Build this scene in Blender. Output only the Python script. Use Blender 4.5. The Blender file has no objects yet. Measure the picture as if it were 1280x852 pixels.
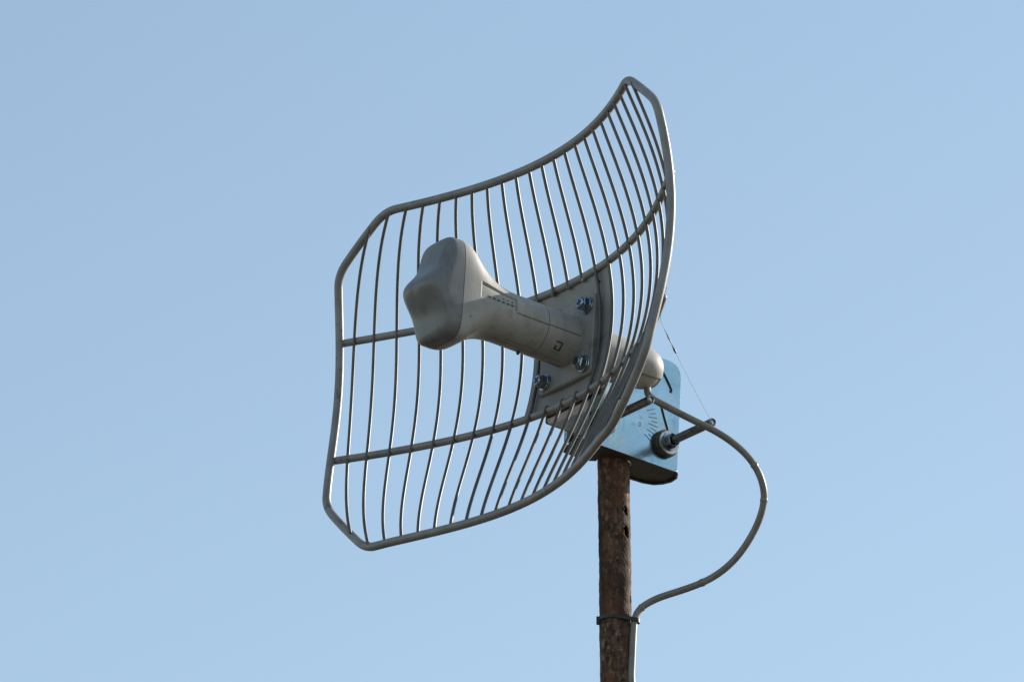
import bpy, bmesh, math, random
import numpy as np
from mathutils import Matrix, Vector

random.seed(4); rng = np.random.default_rng(4)
SC = bpy.context.scene; COL = SC.collection
R_ = math.radians

# ------------------------------------------------------------------ camera
PITCH = R_(24.5)
cam_d = bpy.data.cameras.new('camera'); cam = bpy.data.objects.new('camera', cam_d); COL.objects.link(cam)
cam.location = (0, 0, 1.65); cam.rotation_euler = (R_(90) + PITCH, 0, 0)
cam_d.sensor_fit = 'HORIZONTAL'; cam_d.sensor_width = 36.0
S_PX, K_INV = 0.9331843544, 1.0 / 0.000111938158
cam_d.lens = S_PX * K_INV / 1280 * 36.0
cam_d.shift_x = -(715.686 - 640) / 1280; cam_d.shift_y = (433.171 - 426) / 1280
cam_d.clip_start = 0.1; cam_d.clip_end = 20000
SC.camera = cam

# ------------------------------------------------------------------ world, sun, exposure
SUN_DIR = Vector((0.857, 0.56, 0.52)).normalized()
el = math.asin(SUN_DIR.z); az = math.atan2(SUN_DIR.x, SUN_DIR.y)
w = bpy.data.worlds.new('World'); SC.world = w; w.use_nodes = True
nt = w.node_tree; nt.nodes.clear()
sky = nt.nodes.new('ShaderNodeTexSky'); sky.sky_type = 'NISHITA'; sky.sun_disc = False
sky.sun_elevation = el; sky.sun_rotation = az; sky.altitude = 200
sky.air_density = 1.3; sky.dust_density = 0.5; sky.ozone_density = 0.0
hsv = nt.nodes.new('ShaderNodeHueSaturation'); hsv.inputs['Saturation'].default_value = 1.0; hsv.inputs['Hue'].default_value = 0.497
bg = nt.nodes.new('ShaderNodeBackground'); bg.inputs['Strength'].default_value = 0.14
wo = nt.nodes.new('ShaderNodeOutputWorld')
nt.links.new(sky.outputs[0], hsv.inputs['Color']); nt.links.new(hsv.outputs[0], bg.inputs['Color'])
nt.links.new(bg.outputs[0], wo.inputs['Surface'])
sd = bpy.data.lights.new('sun', 'SUN'); sd.energy = 5.0; sd.angle = R_(0.53); sd.color = (1.0, 0.93, 0.82)
sun = bpy.data.objects.new('sun', sd); COL.objects.link(sun)
sun.rotation_euler = SUN_DIR.to_track_quat('Z', 'Y').to_euler(); sun.location = SUN_DIR * 40
SC.view_settings.view_transform = 'Standard'; SC.view_settings.look = 'None'
SC.view_settings.exposure = 0.20; SC.view_settings.gamma = 1.0; SC.view_settings.use_curve_mapping = False

# ------------------------------------------------------------------ materials
def mat(name, c1, c2, scale=60, rough=0.5, metal=0.0, bump=0.0, bscale=400, extra=None, spec=0.5, mid=(0.35, 0.65)):
    m = bpy.data.materials.new(name); m.use_nodes = True
    t = m.node_tree; n = t.nodes; l = t.links
    b = n['Principled BSDF']; b.inputs['Roughness'].default_value = rough; b.inputs['Metallic'].default_value = metal
    b.inputs['Specular IOR Level'].default_value = spec
    tc = n.new('ShaderNodeTexCoord')
    nz = n.new('ShaderNodeTexNoise'); nz.inputs['Scale'].default_value = scale; nz.inputs['Detail'].default_value = 6
    l.new(tc.outputs['Object'], nz.inputs['Vector'])
    cr = n.new('ShaderNodeValToRGB'); cr.color_ramp.elements[0].position = mid[0]; cr.color_ramp.elements[1].position = mid[1]
    cr.color_ramp.elements[0].color = (*c1, 1); cr.color_ramp.elements[1].color = (*c2, 1)
    l.new(nz.outputs['Fac'], cr.inputs['Fac'])
    out = cr.outputs['Color']
    for (col, sc, lo, hi, det, *st) in (extra or []):
        z = n.new('ShaderNodeTexNoise'); z.inputs['Scale'].default_value = sc; z.inputs['Detail'].default_value = det
        z.inputs['Roughness'].default_value = 0.65
        if st:
            mp = n.new('ShaderNodeMapping'); mp.inputs['Scale'].default_value = st[0]
            l.new(tc.outputs['Object'], mp.inputs['Vector']); l.new(mp.outputs['Vector'], z.inputs['Vector'])
        else: l.new(tc.outputs['Object'], z.inputs['Vector'])
        r2 = n.new('ShaderNodeValToRGB'); r2.color_ramp.elements[0].position = lo; r2.color_ramp.elements[1].position = hi
        l.new(z.outputs['Fac'], r2.inputs['Fac'])
        mx = n.new('ShaderNodeMix'); mx.data_type = 'RGBA'
        l.new(r2.outputs['Color'], mx.inputs[0]); l.new(out, mx.inputs[6]); mx.inputs[7].default_value = (*col, 1)
        out = mx.outputs[2]
    l.new(out, b.inputs['Base Color'])
    if bump:
        z = n.new('ShaderNodeTexNoise'); z.inputs['Scale'].default_value = bscale; z.inputs['Detail'].default_value = 5
        l.new(tc.outputs['Object'], z.inputs['Vector'])
        bp = n.new('ShaderNodeBump'); bp.inputs['Strength'].default_value = bump; bp.inputs['Distance'].default_value = 0.001
        l.new(z.outputs['Fac'], bp.inputs['Height']); l.new(bp.outputs['Normal'], b.inputs['Normal'])
    return m

RUST = (0.09, 0.042, 0.018)
M_FRAME = mat('painted_steel', (0.215, 0.208, 0.208), (0.29, 0.282, 0.282), 45, 0.42, bump=0.15, bscale=700,
              extra=[(RUST, 38, 0.60, 0.74, 8), ((0.11, 0.09, 0.07), 90, 0.58, 0.75, 6)])
M_WIRE = mat('painted_wire', (0.075, 0.073, 0.073), (0.115, 0.113, 0.112), 60, 0.45, bump=0.12, bscale=900,
             extra=[(RUST, 55, 0.66, 0.76, 8)])
M_PLATE = mat('painted_plate', (0.215, 0.21, 0.20), (0.28, 0.275, 0.265), 30, 0.45, bump=0.15, bscale=600,
              extra=[((0.12, 0.085, 0.055), 26, 0.57, 0.76, 8), (RUST, 60, 0.62, 0.74, 8)])
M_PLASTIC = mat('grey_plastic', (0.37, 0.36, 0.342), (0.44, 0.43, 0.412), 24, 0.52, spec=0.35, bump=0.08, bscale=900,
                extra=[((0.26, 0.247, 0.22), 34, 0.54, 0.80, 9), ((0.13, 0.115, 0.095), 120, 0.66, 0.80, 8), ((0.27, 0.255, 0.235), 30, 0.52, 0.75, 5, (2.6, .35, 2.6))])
M_CAP = mat('shaded_grey_plastic', (0.17, 0.175, 0.183), (0.21, 0.214, 0.22), 26, 0.36, bump=0.08, bscale=900,  # grey darkened and blued to carry the front face's shade and sky tint
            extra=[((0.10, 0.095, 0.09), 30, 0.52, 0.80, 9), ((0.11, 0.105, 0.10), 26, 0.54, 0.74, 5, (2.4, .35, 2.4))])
M_MARK = mat('dark_print', (0.05, 0.047, 0.042), (0.08, 0.075, 0.07), 200, 0.6)
M_SOFTMARK = mat('moulded_print', (0.17, 0.16, 0.14), (0.22, 0.21, 0.185), 200, 0.6)
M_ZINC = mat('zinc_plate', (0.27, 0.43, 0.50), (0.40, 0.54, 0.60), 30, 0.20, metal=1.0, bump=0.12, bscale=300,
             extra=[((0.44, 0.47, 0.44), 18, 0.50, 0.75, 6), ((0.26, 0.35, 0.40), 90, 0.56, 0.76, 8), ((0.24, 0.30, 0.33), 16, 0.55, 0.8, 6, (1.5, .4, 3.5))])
M_STEEL = mat('dull_steel', (0.30, 0.30, 0.30), (0.45, 0.45, 0.44), 120, 0.35, metal=1.0,
              extra=[((0.10, 0.065, 0.04), 90, 0.56, 0.74, 8)])
M_SCALE = mat('engraved_line', (0.07, 0.085, 0.095), (0.11, 0.125, 0.135), 200, 0.5)
M_ROD = mat('dark_thread', (0.36, 0.38, 0.40), (0.55, 0.56, 0.57), 140, 0.28, metal=1.0,
            extra=[((0.07, 0.045, 0.03), 90, 0.56, 0.74, 8)])
M_BOLT = mat('bolt_zinc', (0.20, 0.26, 0.33), (0.36, 0.42, 0.48), 200, 0.25, metal=1.0,
             extra=[((0.08, 0.055, 0.04), 160, 0.56, 0.72, 8)])
M_DARK = mat('black_gap', (0.015, 0.015, 0.016), (0.03, 0.03, 0.03), 100, 0.7)
M_RUBBER = mat('dark_washer', (0.06, 0.055, 0.05), (0.13, 0.115, 0.10), 150, 0.6, metal=0.3)
M_CABLE = mat('grey_cable', (0.205, 0.195, 0.182), (0.26, 0.248, 0.232), 60, 0.42, bump=0.0, bscale=300,
              extra=[((0.11, 0.098, 0.085), 70, 0.58, 0.78, 7)])
M_TIE = mat('black_nylon', (0.012, 0.012, 0.013), (0.02, 0.02, 0.02), 80, 0.4)
M_RUSTPIPE = mat('rusty_pipe', (0.048, 0.029, 0.021), (0.145, 0.078, 0.052), 120, 0.85, bump=0.9, bscale=330, spec=0.25,
                 extra=[((0.33, 0.23, 0.165), 150, 0.52, 0.70, 8, (1, 1, .45)), ((0.015, 0.010, 0.008), 150, 0.54, 0.66, 7, (1, 1, .5)),
                        ((0.25, 0.225, 0.18), 210, 0.58, 0.70, 6), ((0.16, 0.066, 0.036), 34, 0.49, 0.68, 8, (1.3, 1.3, .5)), ((0.035, 0.022, 0.016), 26, 0.53, 0.66, 9, (1.4, 1.4, .3)), ((0.14, 0.058, 0.032), 28, 0.60, 0.78, 6, (1.6, 1.6, .3))])
M_FLANGE = mat('weathered_steel', (0.075, 0.068, 0.058), (0.13, 0.115, 0.095), 70, 0.5, metal=0.3,
               extra=[(RUST, 60, 0.56, 0.74, 8)])
M_THREAD = mat('spider_silk', (0.10, 0.10, 0.10), (0.16, 0.16, 0.16), 300, 0.5)
M_GROUND = mat('dry_earth', (0.070, 0.058, 0.044), (0.048, 0.045, 0.034), 0.35, 0.95, bump=0.5, bscale=6,
               extra=[((0.10, 0.085, 0.06), 1.7, 0.55, 0.75, 8)])

# ------------------------------------------------------------------ mesh helpers
def link(name, verts, faces, m, parent=None, smooth=True, flat_faces=None):
    me = bpy.data.meshes.new(name); me.from_pydata([tuple(map(float, v)) for v in verts], [], [tuple(map(int, f)) for f in faces])
    me.validate(); me.update()
    if smooth:
        me.polygons.foreach_set('use_smooth', [True] * len(me.polygons))
    me.materials.append(m)
    o = bpy.data.objects.new(name, me); COL.objects.link(o)
    if parent: o.parent = parent
    return o

class Geo:
    def __init__(s): s.v = []; s.f = []; s.sm = []
    def add(s, v, f, smooth=True):
        b = len(s.v); s.v += [tuple(map(float, q)) for q in v]; s.f += [tuple(int(i) + b for i in q) for q in f]; s.sm += [smooth] * len(f)
        return s
    def build(s, name, m, parent=None):
        me = bpy.data.meshes.new(name); me.from_pydata(s.v, [], s.f); me.update()
        me.polygons.foreach_set('use_smooth', s.sm); me.materials.append(m)
        o = bpy.data.objects.new(name, me); COL.objects.link(o)
        if parent: o.parent = parent
        return o

def sweep(P, r, n=12, closed=False, caps='round'):
    """tube along the points P; r scalar or one per point"""
    P = np.asarray(P, float); N = len(P); r = np.broadcast_to(np.asarray(r, float), (N,)).copy()
    T = np.roll(P, -1, 0) - np.roll(P, 1, 0)
    if not closed: T[0] = P[1] - P[0]; T[-1] = P[-1] - P[-2]
    T /= np.linalg.norm(T, axis=1)[:, None]
    a = np.array([0, 0, 1.0]) if abs(T[0][2]) < 0.9 else np.array([1.0, 0, 0])
    u = a - T[0] * (a @ T[0]); u /= np.linalg.norm(u); U = [u]
    for i in range(1, N):
        u = U[-1] - T[i] * (U[-1] @ T[i]); u /= np.linalg.norm(u); U.append(u)
    U = np.array(U); V = np.cross(T, U)
    if not closed and caps == 'round':
        extP, extR, eU, eV = [], [], [], []
        for s in (math.pi / 2.02, 0.9, 0.45):
            extP.append(P[0] - T[0] * r[0] * math.sin(s) * 0.8); extR.append(r[0] * math.cos(s))
        tailP, tailR = [], []
        for s in (0.45, 0.9, math.pi / 2.02):
            tailP.append(P[-1] + T[-1] * r[-1] * math.sin(s) * 0.8); tailR.append(r[-1] * math.cos(s))
        P = np.concatenate([extP, P, tailP]); r = np.concatenate([extR, r, tailR])
        U = np.concatenate([[U[0]] * 3, U, [U[-1]] * 3]); V = np.concatenate([[V[0]] * 3, V, [V[-1]] * 3])
        N = len(P)
    ang = np.linspace(0, 2 * math.pi, n, endpoint=False)
    ring = np.cos(ang)[None, :, None] * U[:, None, :] + np.sin(ang)[None, :, None] * V[:, None, :]
    v = (P[:, None, :] + ring * r[:, None, None]).reshape(-1, 3)
    f = []
    for i in range(N if closed else N - 1):
        j = (i + 1) % N
        for k in range(n):
            l = (k + 1) % n
            f.append((i * n + k, i * n + l, j * n + l, j * n + k))
    if closed:   # match the ring offset at the seam
        d = np.linalg.norm(v[:n][None] - v[(N - 1) * n:][:, None], axis=2); off = int(d[0].argmin())
        f = f[:(N - 1) * n] + [((N - 1) * n + k, (N - 1) * n + (k + 1) % n, (k + 1 + off) % n, (k + off) % n) for k in range(n)]
    else:
        f.append(tuple(range(n))[::-1]); f.append(tuple((N - 1) * n + k for k in range(n)))
    return v, f

def lathe_x(g, prof, c, n=32, hexa=None):
    """stack of rings along local +X: prof = [(x, r)], sharp between rings; c = (y, z)"""
    m = hexa or n
    ang = np.linspace(0, 2 * math.pi, m, endpoint=False) + (0.3 if hexa else 0)
    for (x0, r0), (x1, r1) in zip(prof[:-1], prof[1:]):
        a = [(x0, c[0] + r0 * math.cos(t), c[1] + r0 * math.sin(t)) for t in ang]
        b = [(x1, c[0] + r1 * math.cos(t), c[1] + r1 * math.sin(t)) for t in ang]
        g.add(a + b, [(k, (k + 1) % m, m + (k + 1) % m, m + k) for k in range(m)], smooth=not hexa and x0 != x1)
    for (x0, r0), s in ((prof[0], -1), (prof[-1], 1)):
        if r0 > 0.01:
            a = [(x0, c[0] + r0 * math.cos(t), c[1] + r0 * math.sin(t)) for t in ang]
            g.add(a, [tuple(range(m)) if s > 0 else tuple(range(m))[::-1]], False)

def box(g, c, h, rot=None):
    v = []
    for sx in (-1, 1):
        for sy in (-1, 1):
            for sz in (-1, 1):
                q = Vector((sx * h[0], sy * h[1], sz * h[2]))
                if rot: q = rot @ q
                v.append(Vector(c) + q)
    g.add(v, [(0, 1, 3, 2), (4, 6, 7, 5), (0, 4, 5, 1), (2, 3, 7, 6), (0, 2, 6, 4), (1, 5, 7, 3)], False)

def tag(o, label=None, cat=None, group=None, kind=None):
    for k, v in (('label', label), ('category', cat), ('group', group), ('kind', kind)):
        if v: o[k] = v
    return o

def bevel(o, wdt, seg=2):
    b = o.modifiers.new('bevel', 'BEVEL'); b.width = wdt; b.segments = seg; b.limit_method = 'ANGLE'; b.angle_limit = R_(40)

# ------------------------------------------------------------------ ground
N = 96
gv = [(0, 0, 0)]; gf = []
rr = [2, 5, 10, 20, 40, 80, 160, 320, 640, 1300, 2600, 5200]
for q in rr:
    for k in range(N):
        t = 2 * math.pi * k / N
        gv.append((q * math.cos(t), q * math.sin(t), 0.0 if q < 15 else 0.02 * q * 0.2 * math.sin(3 * t + q)))
for k in range(N): gf.append((0, 1 + k, 1 + (k + 1) % N))
for i in range(len(rr) - 1):
    for k in range(N):
        a = 1 + i * N; l = (k + 1) % N
        gf.append((a + k, a + N + k, a + N + l, a + l))
tag(link('ground', gv, gf, M_GROUND), kind='structure')

# ------------------------------------------------------------------ antenna frame of reference
U = 0.00086                                     # metres in one antenna unit
RC = np.array([[0.6084558060, 0.0546719371, -0.7917022871],
               [0.2955815913, 0.9102295501, 0.2900236008],
               [0.7364869687, -0.4104791656, 0.5376744364]])
BW = np.array([[1, 0, 0], [0, -math.sin(PITCH), -math.cos(PITCH)], [0, math.cos(PITCH), -math.sin(PITCH)]])
ROT = BW @ RC
ORG = np.array([0, 6.99106, 4.83601])
MW = Matrix([[*ROT[i], ORG[i]] for i in range(3)] + [[0, 0, 0, 1]])
def toW(P): return ORG + ROT @ (np.asarray(P, float) * U)

def empty(name, mw):
    o = bpy.data.objects.new(name, None); o.empty_display_size = 0.1; COL.objects.link(o); o.matrix_world = mw
    return o

ant = tag(empty('grid_antenna', MW), 'grey wire grid dish antenna with pale plastic feed arm on top of the rusty mast', 'antenna')
def A(geo_or_v, f=None):
    return None

# surface of the dish, antenna units
C = dict(s0=2.2246662, s2=-.0720893, z2=15.8244675, z4=-.7864460, a0=4.4604306, a2=-.1952437, q0=-1.3517363, q2=-.1366515,
         aodd=-.0805805, sodd=.0051553, qodd=.4455592, zodd=.1226552)
YT, YU, YL, YB = 252.65516, 89.347649, -87.055038, -247.556289
AX, CYT, CYB, XC = 177.0417637, 181.1998230, -162.7199656, 153.0253302
RIMZ = (-.6512555, -3.8296614, .4021598, 1.1160713)
X3, XY = 1.4537240, -.0208382; E0, E2 = -.0395163, .0213032
def S(x, y):
    x = np.asarray(x, float); y = np.asarray(y, float); v = y / 100; u = v * v
    s = C['s0'] + C['s2'] * u + C['sodd'] * v
    z = C['z2'] * u + C['z4'] * u * u + (C['a0'] + C['a2'] * u + C['aodd'] * v) * 1e-3 * x * x \
        + (C['q0'] + C['q2'] * u + C['qodd'] * v) * 1e-8 * x ** 4 + C['zodd'] * v + XY * v * x * .1 + X3 * 1e-6 * x ** 3
    return np.stack([x * s, y + 0 * x, z], -1)
def Srim(x, y):
    q = S(x, y); v = y / 100
    wgt = np.clip((np.abs(x) / AX - .75) / .25, 0, 1) ** 2
    q[:, 2] += wgt * (RIMZ[0] + RIMZ[1] * v + RIMZ[2] * v * v + RIMZ[3] * v ** 3)
    q[:, 0] *= 1 + wgt * (E0 + E2 * v * v)
    return q
corn = np.array([(-XC, YT), (XC, YT), (AX, CYT), (AX, CYB), (XC, YB), (-XC, YB), (-AX, CYB), (-AX, CYT)])
out = []
for i in range(8):
    a, b, e = corn[i - 1], corn[i], corn[(i + 1) % 8]
    def unit(d): return d / math.hypot(d[0] * 2.1, d[1])      # wire steps are 2.1 units wide
    t = np.linspace(0, 1, 9)[:, None]; P, Q = b + unit(a - b) * 17, b + unit(e - b) * 17
    out.append((1 - t) ** 2 * P + 2 * t * (1 - t) * b + t * t * Q)
    nx = e + unit(b - e) * 17
    n = max(4, int(np.linalg.norm(nx - Q) / 9)); t = np.linspace(0, 1, n)[1:-1, None]
    out.append(Q + (nx - Q) * t)
outl = np.concatenate(out)
rim3 = Srim(outl[:, 0], outl[:, 1]); rim3[:, 2] -= 1.5
g = Geo(); g.add(*sweep(rim3 * U, 5.9 * U, 16, closed=True)); g.build('rim_frame', M_FRAME, ant)

# two long tubes across the middle
SIDE = np.array([q for q in outl])
def end_x(y):      # where a tube at height y meets the side of the rim, in wire steps
    return AX * (1 + E0 + E2 * (y / 100) ** 2)
for yb in (YU, YL):
    xe = end_x(yb); xs = np.linspace(-xe * .995, xe * (.972 if yb > 0 else .962), 70); P = S(xs, np.full_like(xs, yb))
    wgt = np.clip((np.abs(xs) / AX - .75) / .25, 0, 1) ** 2; v = yb / 100
    P[:, 2] += wgt * (RIMZ[0] + RIMZ[1] * v + RIMZ[2] * v * v + RIMZ[3] * v ** 3) - 2.5
    g = Geo(); g.add(*sweep(P * U, 5.4 * U, 14)); g.build('crossbar', M_FRAME, ant)

# twenty-three wires
def cut_y(x, top):
    t = (abs(x) - XC) / (AX - XC)
    if top: return YT if t <= 0 else YT + (CYT - YT) * t
    return YB if t <= 0 else YB + (CYB - YB) * t
def wire_path(x, ys, off):
    P = S(np.full_like(ys, x), ys); Q = Srim(np.full_like(ys, x), ys)
    lo_, hi_ = cut_y(x, False), cut_y(x, True)
    k = np.clip((np.abs(ys - (lo_ + hi_) / 2) / ((hi_ - lo_) / 2) - .80) / .20, 0, 1)[:, None] ** 1.6
    if abs(x) < 145: P = P * (1 - k) + Q * k
    P[:, 2] += off
    return P
for i in range(-11, 12):
    x = i * (15.0 if abs(i) < 11 else 14.8); y1 = cut_y(x, True) - (0.5 if abs(i) < 11 else 4); y0 = cut_y(x, False) + 1.0
    if abs(i) >= 10:
        def meet(a, b):
            yy = np.linspace(a, b, 160); W = S(np.full_like(yy, x), yy)
            d = np.linalg.norm((W[:, None, :] - rim3[None]) * np.array([1, 1, .6]), axis=2).min(1)
            return yy[d.argmin()]
        y1, y0 = meet(120, YT) - 5, meet(-120, YB) + 3
    spans = [(y0, y1)]
    if abs(i) <= 1: spans = [(y0, YL + 5.5), (YU - 5.5, y1)]
    wob = rng.normal(0, 0.6, 4)
    for (p, q) in spans:
        g = Geo()
        ys = np.linspace(p, q, 48 if len(spans) == 1 else 20)
        tt = (ys - y0) / (y1 - y0)
        off = 2.0      # wires lie on the front of the tubes, at the top they end behind the lip
        P = wire_path(x, ys, off)
        P[:, 0] += wob[0] * np.sin(tt * math.pi) + wob[1] * np.sin(2 * tt * math.pi) + rng.normal(0, .03, len(ys))
        g.add(*sweep(P * U, 2.35 * U, 8))
        g.build('wire', M_WIRE, ant)
        for ye in ((p, q) if abs(i) < 11 else ()):                                      # weld bead where it meets a tube
            B = wire_path(x, np.array([float(ye)]), 1.2)[0]
            g = Geo(); g.add(*sweep((B + np.array([[-.8, -1.0, 0], [.6, 1.0, 0]])) * U, rng.uniform(2.4, 3.3) * U, 7))
            g.build('weld_bead', M_FRAME, ant)

# ------------------------------------------------------------------ mounting plate with raised square and four bolts
def rounded_rect(hx, hy, r, n=6):
    pts = []
    for cx, cy, a0 in ((hx - r, hy - r, 0), (-hx + r, hy - r, 90), (-hx + r, -hy + r, 180), (hx - r, -hy + r, 270)):
        for k in range(n + 1):
            t = R_(a0 + 90 * k / n); pts.append((cx + r * math.cos(t), cy + r * math.sin(t)))
    return pts
g = Geo()
def pz(x, y):           # the pressed sheet follows the dish
    s0 = C['s0']; return C['z2'] * (y / 100) ** 2 + C['a0'] * 1e-3 * (x / s0) ** 2 - 3.0
nx_, ny_ = 25, 25
gx = np.linspace(-82, 91, nx_); gy = np.linspace(-86, 87, ny_)
def sheet(dz):
    return [(a, b, pz(a, b) + dz) for b in gy for a in gx]
top_, bot_ = sheet(0), sheet(-2.6); nn = nx_ * ny_
f = []
for b in range(ny_ - 1):
    for a in range(nx_ - 1):
        q = (b * nx_ + a, b * nx_ + a + 1, (b + 1) * nx_ + a + 1, (b + 1) * nx_ + a)
        f.append(q); f.append(tuple(nn + k for k in q)[::-1])
g.add([np.array(q) * U for q in top_ + bot_], f)
edge = [k for k in range(nx_)] + [k * nx_ + nx_ - 1 for k in range(1, ny_)] + [(ny_ - 1) * nx_ + k for k in range(nx_ - 2, -1, -1)] + [k * nx_ for k in range(ny_ - 2, 0, -1)]
ev = [top_[k] for k in edge] + [bot_[k] for k in edge]; m = len(edge)
g.add([np.array(q) * U for q in ev], [(k, m + k, m + (k + 1) % m, (k + 1) % m) for k in range(m)], False)
# raised square in the middle
L2 = [(x, y, -2.0) for x, y in rounded_rect(61, 61, 8)]
L3 = [(x, y, 9.0) for x, y in rounded_rect(58.5, 58.5, 7)]
L4 = [(x, y, 10.5) for x, y in rounded_rect(56.5, 56.5, 6)]
m = len(L2)
for a, b, sm in ((L2, L3, False), (L3, L4, True)):
    g.add([np.array(q) * U for q in a + b], [(k, (k + 1) % m, m + (k + 1) % m, m + k) for k in range(m)], sm)
g.add([np.array(q) * U for q in L4], [tuple(range(m))], False)
plate = g.build('mounting_plate', M_PLATE, ant)
g = Geo(); zq = pz(63, 72)
g.add(*sweep(np.array([(63, 72, zq - .3), (63, 72, zq + .5)]) * U, 2.6 * U, 12)); g.build('drill_hole', M_DARK, plate)

def bolt_mesh():
    g = Geo()
    def ring_z(prof, m, sm, ph=0):
        ang = np.linspace(0, 2 * math.pi, m, endpoint=False) + ph
        for (z0, r0), (z1, r1) in zip(prof[:-1], prof[1:]):
            a = [(r0 * math.cos(t) * U, r0 * math.sin(t) * U, z0 * U) for t in ang]
            b = [(r1 * math.cos(t) * U, r1 * math.sin(t) * U, z1 * U) for t in ang]
            g.add(a + b, [(k, (k + 1) % m, m + (k + 1) % m, m + k) for k in range(m)], sm)
        z, r = prof[-1]
        if r > .05: g.add([(r * math.cos(t) * U, r * math.sin(t) * U, z * U) for t in ang], [tuple(range(m))], False)
    ring_z([(0, 12.6), (1.4, 12.6), (2.0, 11.8)], 28, False)                    # washer
    ring_z([(2.0, 11.0), (3.6, 11.0), (4.2, 9.5)], 28, False)                   # spring washer
    ring_z([(4.2, 9.4), (4.6, 10.3), (11.0, 10.3), (12.2, 8.8)], 6, False, .4)  # hexagon
    ring_z([(12.2, 7.8), (13.6, 7.8), (14.6, 7.0), (15.0, 6.2)], 20, True)      # head above it
    return g
bm0 = None
for (bx, by) in ((43, 43), (43, -43), (-43, -43), (-43, 43)):
    if bm0 is None:
        bm0 = bolt_mesh().build('bolt', M_BOLT, plate); b = bm0
        me = bm0.data; me.materials.append(M_DARK)
        bmm = bmesh.new(); bmm.from_mesh(me)
        for hx, hy, hz in ((4.8, 1.3, .56), (1.3, 4.8, .6)):
            r = bmesh.ops.create_cube(bmm, size=1.0)
            for vv in r['verts']: vv.co = Vector((vv.co.x * 2 * hx * U, vv.co.y * 2 * hy * U, (14.7 + vv.co.z * 2 * hz) * U))
            for ff in {ff for vv in r['verts'] for ff in vv.link_faces}: ff.material_index = 1
        bmm.to_mesh(me); bmm.free()
    else:
        b = bm0.copy(); COL.objects.link(b); b.parent = plate
    b.location = (bx * U, by * U, 10.4 * U); b.rotation_euler = (0, 0, rng.uniform(0, 6))

# ------------------------------------------------------------------ feed arm
FY = 4.0                                           # the feed sits a little above the middle
def refine(base, feats, eps):
    """grid lines: base plus three lines tight round every feature"""
    a = list(base)
    for q in feats: a += [q - eps, q - eps * .35, q + eps * .35, q + eps]
    a = np.unique(np.round(a, 5)); return a
HZ = np.array([10, 66, 110, 124, 138, 152, 166, 180, 190, 200, 212.])
HY = np.array([36, 36, 36, 37, 39.5, 44.5, 51, 61.5, 71, 76, 77])
HB = np.array([1, 1, 1, .97, .92, .86, .84, .85, .87, .885, .89])     # the lower half is shallower
HX = np.array([36, 36, 36, 36, 36, 36.5, 37.5, 38.5, 39, 39.5, 39.5])
HN = np.array([2, 2, 2, 2, 2.1, 2.3, 2.7, 3.3, 4.0, 4.6, 5.0])
def smooth_interp(z, X, Y):
    # Catmull-like smoothing of a piecewise-linear table
    zz = np.clip(z[:, None] + np.linspace(-6, 6, 9)[None, :], X[0], X[-1])
    return np.interp(zz, X, Y).mean(1)
def outline_xy(th, hx, hy, n):
    c, s = np.cos(th), np.sin(th)
    r = (np.abs(c / hx) ** n + np.abs(s / hy) ** n) ** (-1 / n)
    return r * c, r * s, r
def feed_shell(z0, z1, seams_z, seams_th, regions, name, close0=True):
    """regions: (z_lo, z_hi, th_lo, th_hi, depth) pressed in; seams_th: (theta, z_lo, z_hi)"""
    fz = list(seams_z); ft = [q[0] for q in seams_th]
    for q in regions: fz += [q[0], q[1]]; ft += [q[2], q[3]]
    zb = np.arange(z0, z1 + .01, 4.0); zb[-1] = z1
    zs = refine(zb, fz, 1.0); zs = zs[(zs >= z0) & (zs <= z1)]
    tb = np.linspace(-math.pi, math.pi, 96, endpoint=False); ts = refine(tb, ft, 1.0 / 36)
    hx = smooth_interp(zs, HZ, HX); hy = smooth_interp(zs, HZ, HY); hn = smooth_interp(zs, HZ, HN)
    Z, T = np.meshgrid(zs, ts, indexing='ij')
    x, y, r = outline_xy(T, hx[:, None], hy[:, None], hn[:, None])
    y = np.where(y < 0, y * smooth_interp(zs, HZ, HB)[:, None], y)
    dep = np.zeros_like(Z)
    for q in seams_z: dep = np.maximum(dep, 1.1 * (np.abs(Z - q) < .6))
    for th, a, b in seams_th: dep = np.maximum(dep, 5.0 * ((np.abs(T - th) < .6 / 36) & (Z >= a) & (Z <= b)))
    for a, b, c, d, h in regions: dep = np.maximum(dep, h * ((Z > a - .5) & (Z < b + .5) & (T > c - .5 / 36) & (T < d + .5 / 36)))
    kx = 1 - dep / r
    V = np.stack([x * kx, y * kx + FY, Z], -1).reshape(-1, 3) * U
    n = len(ts); f = []
    for i in range(len(zs) - 1):
        for k in range(n):
            l = (k + 1) % n
            f.append((i * n + k, i * n + l, (i + 1) * n + l, (i + 1) * n + k))
    g = Geo(); g.add(V, f)
    g.add(V[:n], [tuple(range(n))[::-1]], False); g.add(V[-n:], [tuple(range(n))], False)
    return g
def th_of(y): return math.asin(max(-1, min(1, (y - FY) / 36.0)))
PAN = (R_(-3), R_(27))
feed_base = feed_shell(10, 65.9, [], [(R_(-7), 12, 66), (math.pi - .1, 12, 66), (R_(-80), 30, 66)],
                       [(8, 30, R_(-112), R_(-98), 2.5)], 'feed_base').build('feed_base', M_PLASTIC, ant)
feed_arm = feed_shell(66.9, 211.0, [],
                      [(R_(-8), 60, 121), (R_(-84), 66.6, 140), (R_(-73), 66.6, 118)],
                      [(120.5, 181, PAN[0], PAN[1], 1.5), (120.5, 181, R_(25.4), R_(27), 8), (119.6, 121.4, PAN[0], PAN[1], 8)], 'feed_arm').build('feed_arm', M_PLASTIC, ant)
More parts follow.
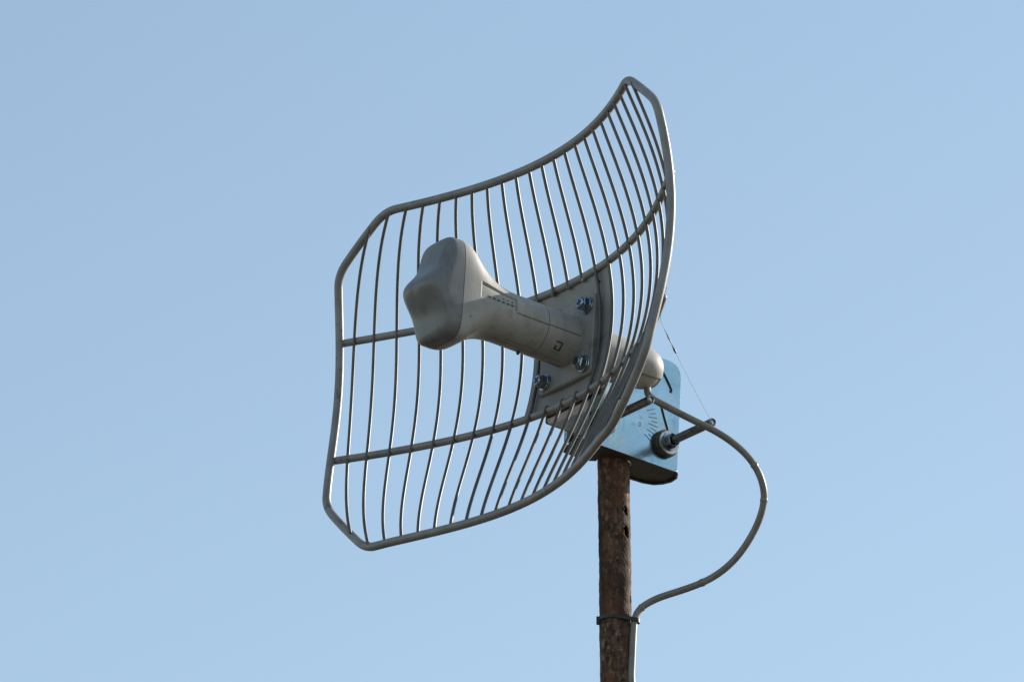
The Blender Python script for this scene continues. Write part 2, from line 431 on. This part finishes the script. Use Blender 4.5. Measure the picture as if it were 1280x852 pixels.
# faint worn raised marks in the recessed name panel
g = Geo()
for k, zc in enumerate((167, 159, 151, 143, 135, 127.5)):
    hxz = float(smooth_interp(np.array([zc]), HZ, HX)[0])
    for j, (th, hz, hy) in enumerate(((R_(6), 2.3, .95), (R_(14.5), 1.6, .75))):
        if j and k in (0, 2): continue
        rr_ = hxz - 1.35 + .12 * (1 if zc > 150 else 0)
        rot = Matrix.Rotation(th, 3, 'Z')
        box(g, Vector((rr_ * math.cos(th), rr_ * math.sin(th) + FY, zc)) * U, Vector((.45, hy, hz * rng.uniform(.8, 1.1))) * U, rot)
g.build('panel_marks', M_MARK, feed_arm)
# small square moulded emblem on the collar
def tube_patch(g, t0, t1, z0, z1, r0=35.6, r1=36.35, n=5):
    t = np.linspace(R_(t0), R_(t1), n); v = []
    for a in t:
        for r in (r0, r1):
            for z in (z0, z1): v.append(np.array((r * math.cos(a), r * math.sin(a) + FY, z)) * U)
    f = []
    for k in range(n - 1):
        b = k * 4
        for p_, q_ in ((0, 1), (1, 3), (3, 2), (2, 0)): f.append((b + p_, b + q_, b + 4 + q_, b + 4 + p_))
    f += [(0, 2, 3, 1), (n * 4 - 4, n * 4 - 3, n * 4 - 1, n * 4 - 2)]
    g.add(v, f, False)
g = Geo()
tube_patch(g, -36.5, -33.5, 37, 48); tube_patch(g, -52, -36.5, 37, 39.6); tube_patch(g, -54, -51.5, 37, 47.5); tube_patch(g, -51.5, -44, 44.8, 47.5)
g.build('emblem', M_MARK, feed_base)
g = Geo()
for k in range(4): tube_patch(g, -61.5 - .8 * k, -58 - .8 * k, 46.5 - 3.2 * k, 48.2 - 3.2 * k, r1=36.12)
g.build('emblem_lettering', M_SOFTMARK, feed_base)
# little screw knob under the arm
g = Geo(); g.add(*sweep(np.array([(-7, -34 + FY, 84), (-7.5, -38.5 + FY, 84)]) * U, np.array([2.6, 2.2]) * U, 10)); g.build('cover_screw', M_MARK, feed_arm)
g = Geo(); g.add(*sweep(np.array([(37.2, -31, 197), (38.6, -31, 197)]) * U, np.array([1.5, 1.5]) * U, 10)); g.build('cover_screw', M_SOFTMARK, feed_arm)

# front cap with the bulging middle
n = 112; ts = np.linspace(-math.pi, math.pi, n, endpoint=False)
hx, hy, hn = 39.5, 77.0, 5.0
x1, y1, _ = outline_xy(ts, hx, hy, hn); y1 = np.where(y1 < 0, y1 * .89, y1)
tt = np.concatenate([[1.0, 1.0, 1.0], np.sqrt(1 - (1 - np.linspace(1, .0005, 44)[1:]) ** 1.6)])
g = Geo(); V = []
def zf(y, x): return 239.5 + 25.5 * np.exp(-(y / 27.0) ** 2) - 3.5 * (x / 39) ** 2
for i, t in enumerate(tt):
    if i == 0: V.append(np.stack([x1, y1, np.full(n, 212.0)], -1)); continue
    if i == 1: V.append(np.stack([x1, y1, np.full(n, 212.9)], -1)); continue
    if i == 2: V.append(np.stack([x1, y1, np.full(n, 216.0)], -1)); continue
    xx, yy = x1 * t, y1 * t
    m_ = 5.0; rise = (1 - t ** m_) ** (1 / m_)
    V.append(np.stack([xx, yy, 216 + (zf(yy, xx) - 216) * rise], -1))
V = np.concatenate(V); V[:, 1] += FY; nr = len(tt)
f = [(i * n + k, i * n + (k + 1) % n, (i + 1) * n + (k + 1) % n, (i + 1) * n + k) for i in range(nr - 1) for k in range(n)]
g.add(V * U, f + [tuple((nr - 1) * n + k for k in range(n))]); g.add(V[:n] * U, [tuple(range(n))[::-1]], False)
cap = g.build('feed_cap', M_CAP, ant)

# body behind the dish, domed at the end, with a cable door pressed in underneath
zs = refine(np.concatenate([np.arange(-3, -106, -5), -104 - 41 * np.sin(np.linspace(0, math.pi / 2, 22))]), [-96., -137.], .8)[::-1]
ts = refine(np.linspace(-math.pi, math.pi, 72, endpoint=False), [R_(-140), R_(-38)], .02)
Z, T = np.meshgrid(zs, ts, indexing='ij')
q = np.clip((-Z - 104) / 41.0, 0, 1); r = 31.8 * (1 - q ** 2.6) ** (1 / 2.6)
dep = 3.0 * ((Z < -96) & (Z > -138) & (T > R_(-140)) & (T < R_(-38)))
r = np.maximum(r - dep, 0.05)
V = np.stack([r * np.cos(T), r * np.sin(T) + FY + .5, Z], -1).reshape(-1, 3) * U; n = len(ts)
f = [(i * n + (k + 1) % n, i * n + k, (i + 1) * n + k, (i + 1) * n + (k + 1) % n) for i in range(len(zs) - 1) for k in range(n)]
g = Geo(); g.add(V, f); g.build('rear_housing', M_PLASTIC, ant)

# ------------------------------------------------------------------ zinc bracket
br = tag(empty('mounting_bracket', MW), 'shiny zinc steel bracket with threaded rods clamping the dish to the mast', 'bracket')
def poly_plate(name, outer, holes, thick, m, parent, to3):
    """flat plate with real holes; 2-D outline filled by Blender's curve fill"""
    cu = bpy.data.curves.new(name, 'CURVE'); cu.dimensions = '2D'; cu.fill_mode = 'BOTH'; cu.extrude = thick / 2 * U
    for pts in [outer] + holes:
        sp = cu.splines.new('POLY'); sp.points.add(len(pts) - 1); sp.use_cyclic_u = True
        for k, (a, b) in enumerate(pts): sp.points[k].co = (a * U, b * U, 0, 1)
    tmp = bpy.data.objects.new(name + '_tmp', cu); COL.objects.link(tmp)
    dg = bpy.context.evaluated_depsgraph_get(); me = bpy.data.meshes.new_from_object(tmp.evaluated_get(dg))
    bpy.data.objects.remove(tmp); bpy.data.curves.remove(cu)
    for v in me.vertices: v.co = Vector(to3(v.co.x / U, v.co.y / U, v.co.z / U)) * U
    bb = bmesh.new(); bb.from_mesh(me); bmesh.ops.remove_doubles(bb, verts=bb.verts, dist=1e-6)
    bmesh.ops.recalc_face_normals(bb, faces=bb.faces); bb.to_mesh(me); bb.free()
    me.name = name; me.materials.clear(); me.materials.append(m)
    o = bpy.data.objects.new(name, me); COL.objects.link(o); o.parent = parent
    return o
def fillet(pts, rads, n=7):
    res = []; pts = np.array(pts, float); k = len(pts)
    for i in range(k):
        a, b, c = pts[i - 1], pts[i], pts[(i + 1) % k]; r = rads[i]
        if r <= 0: res.append(tuple(b)); continue
        u = (a - b) / np.linalg.norm(a - b); v = (c - b) / np.linalg.norm(c - b)
        for t in np.linspace(0, 1, n):
            q = (1 - t) ** 2 * (b + u * r) + 2 * t * (1 - t) * b + t * t * (b + v * r); res.append(tuple(q))
    return res
def slot(path, wd):
    P = np.array(path, float); T = np.gradient(P, axis=0); T /= np.linalg.norm(T, axis=1)[:, None]
    Nn = np.stack([-T[:, 1], T[:, 0]], 1)
    return [tuple(q) for q in P + Nn * wd] + [tuple(q) for q in (P - Nn * wd)[::-1]]
XP = -60.0
outer = fillet([(-60, -94), (-232, -94), (-230, 65), (-60, 65)], [0, 5, 22, 4])
slA = slot([(-190, 56), (-196, 47.5), (-204, 38), (-211, 28.5), (-214.5, 23), (-213, 18.5)], 2.4)
slB = slot([(-198, -4), (-202, -14), (-206, -24), (-210.5, -34), (-213.5, -42)], 2.2)
side = poly_plate('side_plate', outer, [slA, slB], 3.0, M_ZINC, br, lambda a, b, c: (XP - 1.5 + c, b, a))
bevel(side, 0.0003, 1)
o = poly_plate('bracket_arm', fillet([(-6, -92), (-72, -92), (-72, 70), (-6, 78)], [3, 6, 6, 3]), [], 4.0, M_PLATE, br, lambda a, b, c: (XP + 2.2 + c, b, a))
bevel(o, .0005, 2)
poly_plate('slot_shade_sheet', fillet([(-150, -60), (-226, -60), (-226, 60), (-150, 60)], [6] * 4), [], 3.0, M_DARK, br, lambda a, b, c: (XP - 9 + c, b, a))  # added black sheet behind the slots, stands in for the shade inside them
# bottom flange with the round bite the mast stands in
mc = (-97.3, -151.6)
bite = [(mc[0] - 24 + 4 * 0, mc[1] - 30 - 8)]
flo = [(-60.2, -71), (-104, -71), (-116, -80), (-116, -120)]
arc = [(mc[0] + 24.5 * math.cos(t), mc[1] - 24.5 * math.sin(t) * -1) for t in np.linspace(R_(115), R_(-115), 20)]
flo += [(q[0], q[1]) for q in arc] + [(-119, -186), (-118.5, -200), (-117.5, -217)]
flo += [(-112, -232), (-101, -240), (-87, -243.5), (-72, -241), (-60.2, -233)]
fl = poly_plate('base_flange', flo, [], 3.0, M_FLANGE, br, lambda a, b, c: (a, -92.6 + c, b))
# return edge of the flange, a thin lip hanging at its outer side
lip = [(-60.5, -232), (-72, -240.2), (-87, -242.6), (-100.5, -239), (-111, -231.4), (-116.5, -217), (-117.6, -200), (-118, -188)]
g = Geo(); P = np.array([(a, -95.6, b) for a, b in lip]); g.add(*sweep(P * U, 2.0 * U, 8)); g.build('flange_lip', M_FLANGE, br)
# front leaf bolted behind the dish
g = Geo(); box(g, (0, -4 * U, -9.2 * U), (62 * U, 80 * U, 2 * U)); o = g.build('front_leaf', M_FLANGE, br); bevel(o, .0008)
# engraved angle scale
first = None
for k in range(-4, 5):
    a = R_(7.2 * k - 4); r0, r1 = (37 if k % 2 == 0 else 42), 53 - abs(k) * .6
    zc, yc = -142 - (r0 + r1) / 2 * math.cos(a), -35 + (r0 + r1) / 2 * math.sin(a)
    if first is None:
        g = Geo(); box(g, (0, 0, 0), (.25 * U, .5 * U, .5 * U)); first = g.build('scale_mark', M_SCALE, br); o = first
    else:
        o = first.copy(); COL.objects.link(o); o.parent = br
    o.location = (XP * U + .00005, yc * U, zc * U); o.rotation_euler = (a, 0, 0); o.scale = (1, 1, (r1 - r0))
g = Geo(); P = [(XP + .1, -43.5 + 3.0 * math.cos(t), -164.7 + 2.0 * math.sin(t)) for t in np.linspace(0, 2 * math.pi, 14, endpoint=False)]
g.add(*sweep(np.array(P) * U, .45 * U, 6, closed=True)); g.build('scale_zero', M_SCALE, br)

def threaded_rod(y, z, x0, x1):
    xs = np.arange(x0, x1, .8); r = 5.7 + .32 * np.cos(np.arange(len(xs)) * math.pi)
    v, f = sweep(np.stack([xs, np.full_like(xs, y), np.full_like(xs, z)], 1) * U, r * U, 16, caps='flat')
    g = Geo(); g.add(v, f)
    g.sm[-1] = False; g.sm[-2] = False
    lathe_x(g, [(x1 * U - .8 * U, 5.6 * U), (x1 * U + .5 * U, 5.2 * U), (x1 * U + 1.6 * U, 4.0 * U)], (y * U, z * U), 20)
    return g
for (ry, rz) in ((-60.0, -208.0), (-60.0, -101.5)):
    rod = threaded_rod(ry, rz, -134, 46).build('threaded_rod', M_ROD, br)
    g = Geo(); lathe_x(g, [((XP + .1) * U, 19.5 * U), ((XP + 6.5) * U, 19.5 * U), ((XP + 7.6) * U, 18.6 * U)], (ry * U, rz * U), 40); g.build('washer', M_RUBBER, rod)
    g = Geo(); lathe_x(g, [((XP + 7.7) * U, 17.2 * U), ((XP + 10.6) * U, 17.2 * U), ((XP + 11.4) * U, 16.4 * U)], ((ry - .5) * U, rz * U), 40); g.build('washer', M_STEEL, rod)
    g = Geo(); lathe_x(g, [((XP + 11.5) * U, 12.2 * U), ((XP + 13.6) * U, 12.2 * U)], (ry * U, rz * U), 30)
    lathe_x(g, [((XP + 13.7) * U, 9.6 * U), ((XP + 14.4) * U, 10.4 * U), ((XP + 21.0) * U, 10.4 * U), ((XP + 22.0) * U, 9.2 * U)], (ry * U, rz * U), 6, hexa=6)
    g.build('hex_nut', M_BOLT, rod)
g = Geo(); box(g, (-125 * U, -60 * U, -154 * U), (3.5 * U, 12 * U, 66 * U)); o = g.build('clamp_bar', M_STEEL, br); bevel(o, .001)

# ------------------------------------------------------------------ rusty mast
MX, MY, MZ = toW((-97.3, -94, -151.6)); MR = 0.0187; LEAN = -0.009
top = MZ + 0.075
zz = np.concatenate([np.array([0, .5, 1.2, 2, 3, 3.6, 4.0, 4.15]), np.arange(4.2, 4.56, .0030), np.arange(4.56, 4.72, .0010), np.arange(4.72, top, .0035), [top]])
nt_ = 160; an = np.linspace(0, 2 * math.pi, nt_, endpoint=False)
dense = zz > 4.19
def ripple(z, t):
    return .00022 * np.sin(37 * z + 3 * t) + .00018 * np.sin(113 * z - 5 * t + 1) + .00014 * np.sin(290 * z + 2 * t)
Zm, Tm = np.meshgrid(zz, an, indexing='ij')
rm = MR + ripple(Zm, Tm) + .00016 * np.sin(640 * Zm + 7 * Tm) * np.sin(9 * Tm + 90 * Zm) * (Zm > 4.19)
X = rm * np.cos(Tm); Y = rm * np.sin(Tm)
V = np.stack([X + (Zm - MZ) * LEAN, Y, Zm], -1).reshape(-1, 3)
holes = [(4.6875, R_(-45), .0060, .16), (4.6618, R_(-42), .0078, .20), (4.5800, R_(-17), .0055, .13)]
f = []
for i in range(len(zz) - 1):
    for k in range(nt_):
        zc = (zz[i] + zz[i + 1]) / 2; tc_ = an[k] + math.pi / nt_
        skip = False
        for hz, ht, sz, st in holes:
            d = (tc_ - ht + math.pi) % (2 * math.pi) - math.pi
            e = ((zc - hz) / sz) ** 2 + ((d + .025 * math.sin(zc * 1100 + 40 * hz) + .25 * (zc - hz) / sz * st) / st) ** 2 * (1 + .25 * math.sin(zc * 700))
            if dense[i] and e < 1: skip = True
        if skip: continue
        l = (k + 1) % nt_
        f.append((i * nt_ + k, i * nt_ + l, (i + 1) * nt_ + l, (i + 1) * nt_ + k))
mast = link('mast', V, f, M_RUSTPIPE)
mast.location = (MX, MY, 0)
so = mast.modifiers.new('wall', 'SOLIDIFY'); so.thickness = .0026; so.offset = -1
tag(mast, 'rusty brown steel pipe with two corroded holes, standing upright and carrying the dish', 'mast')

# ------------------------------------------------------------------ cable
ctrl = [tuple(toW((-2, -6, -127))), tuple(toW((1, -21, -128))), tuple(toW((7, -32, -125))), (0.0929, 7.0474, 4.7952), (0.1058, 7.0472, 4.7875), (0.1242, 7.0489, 4.7776),
        (0.1445, 7.0507, 4.7673), (0.1639, 7.0532, 4.7578), (0.1815, 7.057, 4.7474), (0.1981, 7.0619, 4.7344), (0.2101, 7.0673, 4.7206),
        (0.2184, 7.0738, 4.7043), (0.2216, 7.0822, 4.6858), (0.2165, 7.0918, 4.6648), (0.2054, 7.1014, 4.6438), (0.1906, 7.1102, 4.6244),
        (0.1731, 7.1171, 4.6093), (0.1518, 7.1216, 4.5972), (0.1241, 7.1243, 4.5873), (0.101, 7.1257, 4.5799), (0.0843, 7.1276, 4.5717),
        (0.0751, 7.1283, 4.5626), (0.0714, 7.1275, 4.5511), (0.0703, 7.1262, 4.5400), (0.0695, 7.1255, 4.5259), (0.0684, 7.1252, 4.5000), (0.0676, 7.1252, 4.4745)]
for z in (4.44, 4.38, 4.2, 4.0, 3.5, 3.0, 2.0, 1.0, .03):
    ctrl.append((MX + (z - MZ) * LEAN + .0212 , MY - .012, z))
ctrl = np.array(ctrl)
def catmull(P, n=8):
    Q = np.concatenate([[2 * P[0] - P[1]], P, [2 * P[-1] - P[-2]]]); res = []
    for i in range(1, len(Q) - 2):
        p0, p1, p2, p3 = Q[i - 1:i + 3]
        for t in np.linspace(0, 1, n, endpoint=False):
            res.append(.5 * (2 * p1 + (p2 - p0) * t + (2 * p0 - 5 * p1 + 4 * p2 - p3) * t * t + (3 * p1 - p0 - 3 * p2 + p3) * t ** 3))
    res.append(P[-1]); return np.array(res)
cp = catmull(ctrl, 16)
# smooth out hand jitter, ends fixed
for _ in range(40): cp[1:-1] = cp[1:-1] * .5 + (cp[:-2] + cp[2:]) * .25
base = np.array([ctrl[-1][0], ctrl[-1][1], 0.0])
crad = np.full(len(cp), .0041)
for q in ((0.2101, 7.0673, 4.7206), (0.2216, 7.0822, 4.6820), (0.1500, 7.1216, 4.5968), (0.0790, 7.1276, 4.5680)):
    k = int(np.linalg.norm(cp - np.array(q), axis=1).argmin()); crad[k - 1:k + 2] *= 1.10; crad[k] *= 1.05
g = Geo(); g.add(*sweep(cp - base, crad, 28)); cable = g.build('network_cable', M_CABLE)
cable.location = base
tag(cable, 'thick grey cable looping out from the antenna and down along the mast', 'cable')

# ------------------------------------------------------------------ cable tie round mast and cable
zt = 4.5535
cx, cy = MX + (zt - MZ) * LEAN, MY
c2 = np.array([0.0716, 7.1278])
pts = [(cx + (MR + .0008) * math.cos(t), cy + (MR + .0008) * math.sin(t)) for t in np.linspace(0, 2 * math.pi, 60, endpoint=False)]
pts += [(c2[0] + .0050 * math.cos(t), c2[1] + .0050 * math.sin(t)) for t in np.linspace(0, 2 * math.pi, 30, endpoint=False)]
pts = sorted(pts); hull = []
def cross(o, a, b): return (a[0] - o[0]) * (b[1] - o[1]) - (a[1] - o[1]) * (b[0] - o[0])
lo = []
for q in pts:
    while len(lo) > 1 and cross(lo[-2], lo[-1], q) <= 0: lo.pop()
    lo.append(q)
hi = []
for q in reversed(pts):
    while len(hi) > 1 and cross(hi[-2], hi[-1], q) <= 0: hi.pop()
    hi.append(q)
hull = np.array(lo[:-1] + hi[:-1]); n = len(hull); cen = hull.mean(0)
V = []
for q in hull:
    d = (q - cen) / np.linalg.norm(q - cen); zsh = -(q[0] - cx) * .10
    for (e, h) in ((0, -.0023), (0, .0023), (.0013, .0023), (.0013, -.0023)):
        V.append((q[0] + d[0] * e - cx, q[1] + d[1] * e - cy, h + zsh))
f = []
for i in range(n):
    j = (i + 1) % n
    for k in range(4):
        l = (k + 1) % 4; f.append((i * 4 + k, j * 4 + k, j * 4 + l, i * 4 + l))
g = Geo(); g.add(V, f, False)
tie = g.build('cable_tie', M_TIE); tie.location = (cx, cy, zt)
g = Geo(); box(g, (-MR - .0012, -.004, .0005), (.0024, .0035, .0042)); o = g.build('tie_head', M_TIE, tie); bevel(o, .0006)
tag(tie, 'black nylon tie strapped round the mast and the grey cable', 'cable tie')

# ------------------------------------------------------------------ spider thread from the rim to the tip of the rod
th = np.array([(0.1090, 6.9779, 4.9063), (0.1055, 6.9833, 4.8940), (0.1012, 6.9940, 4.8710), (0.1130, 7.0055, 4.8458), (0.1351, 7.0227, 4.8080), (0.16067, 7.06616, 4.77583)])
g = Geo()
a, b = th[2], th[5]
line = np.array([a + (b - a) * t + np.array([0, 0, -.003]) * math.sin(math.pi * t) for t in np.linspace(0, 1, 24)])
g.add(*sweep(line - a, .00022, 5))
thread = g.build('spider_thread', M_THREAD); thread.location = a
g = Geo(); up_ = th[:3] - a; g.add(*sweep(catmull(up_, 6), .00022, 6)); g.build('thread_strand', M_THREAD, thread)
g = Geo()
P0 = line[2] - a; P1 = line[7] - a
pp = np.array([P0 + (P1 - P0) * t for t in np.linspace(0, 1, 9)]); g.add(*sweep(pp, np.array([.0003, .0004, .0007, .0010, .0006, .0005, .0007, .0015, .0010]), 7))
g.build('caught_debris', M_TIE, thread)
tag(thread, 'fine spider thread with dark specks hanging between the rim and the rod tip', 'spider thread')
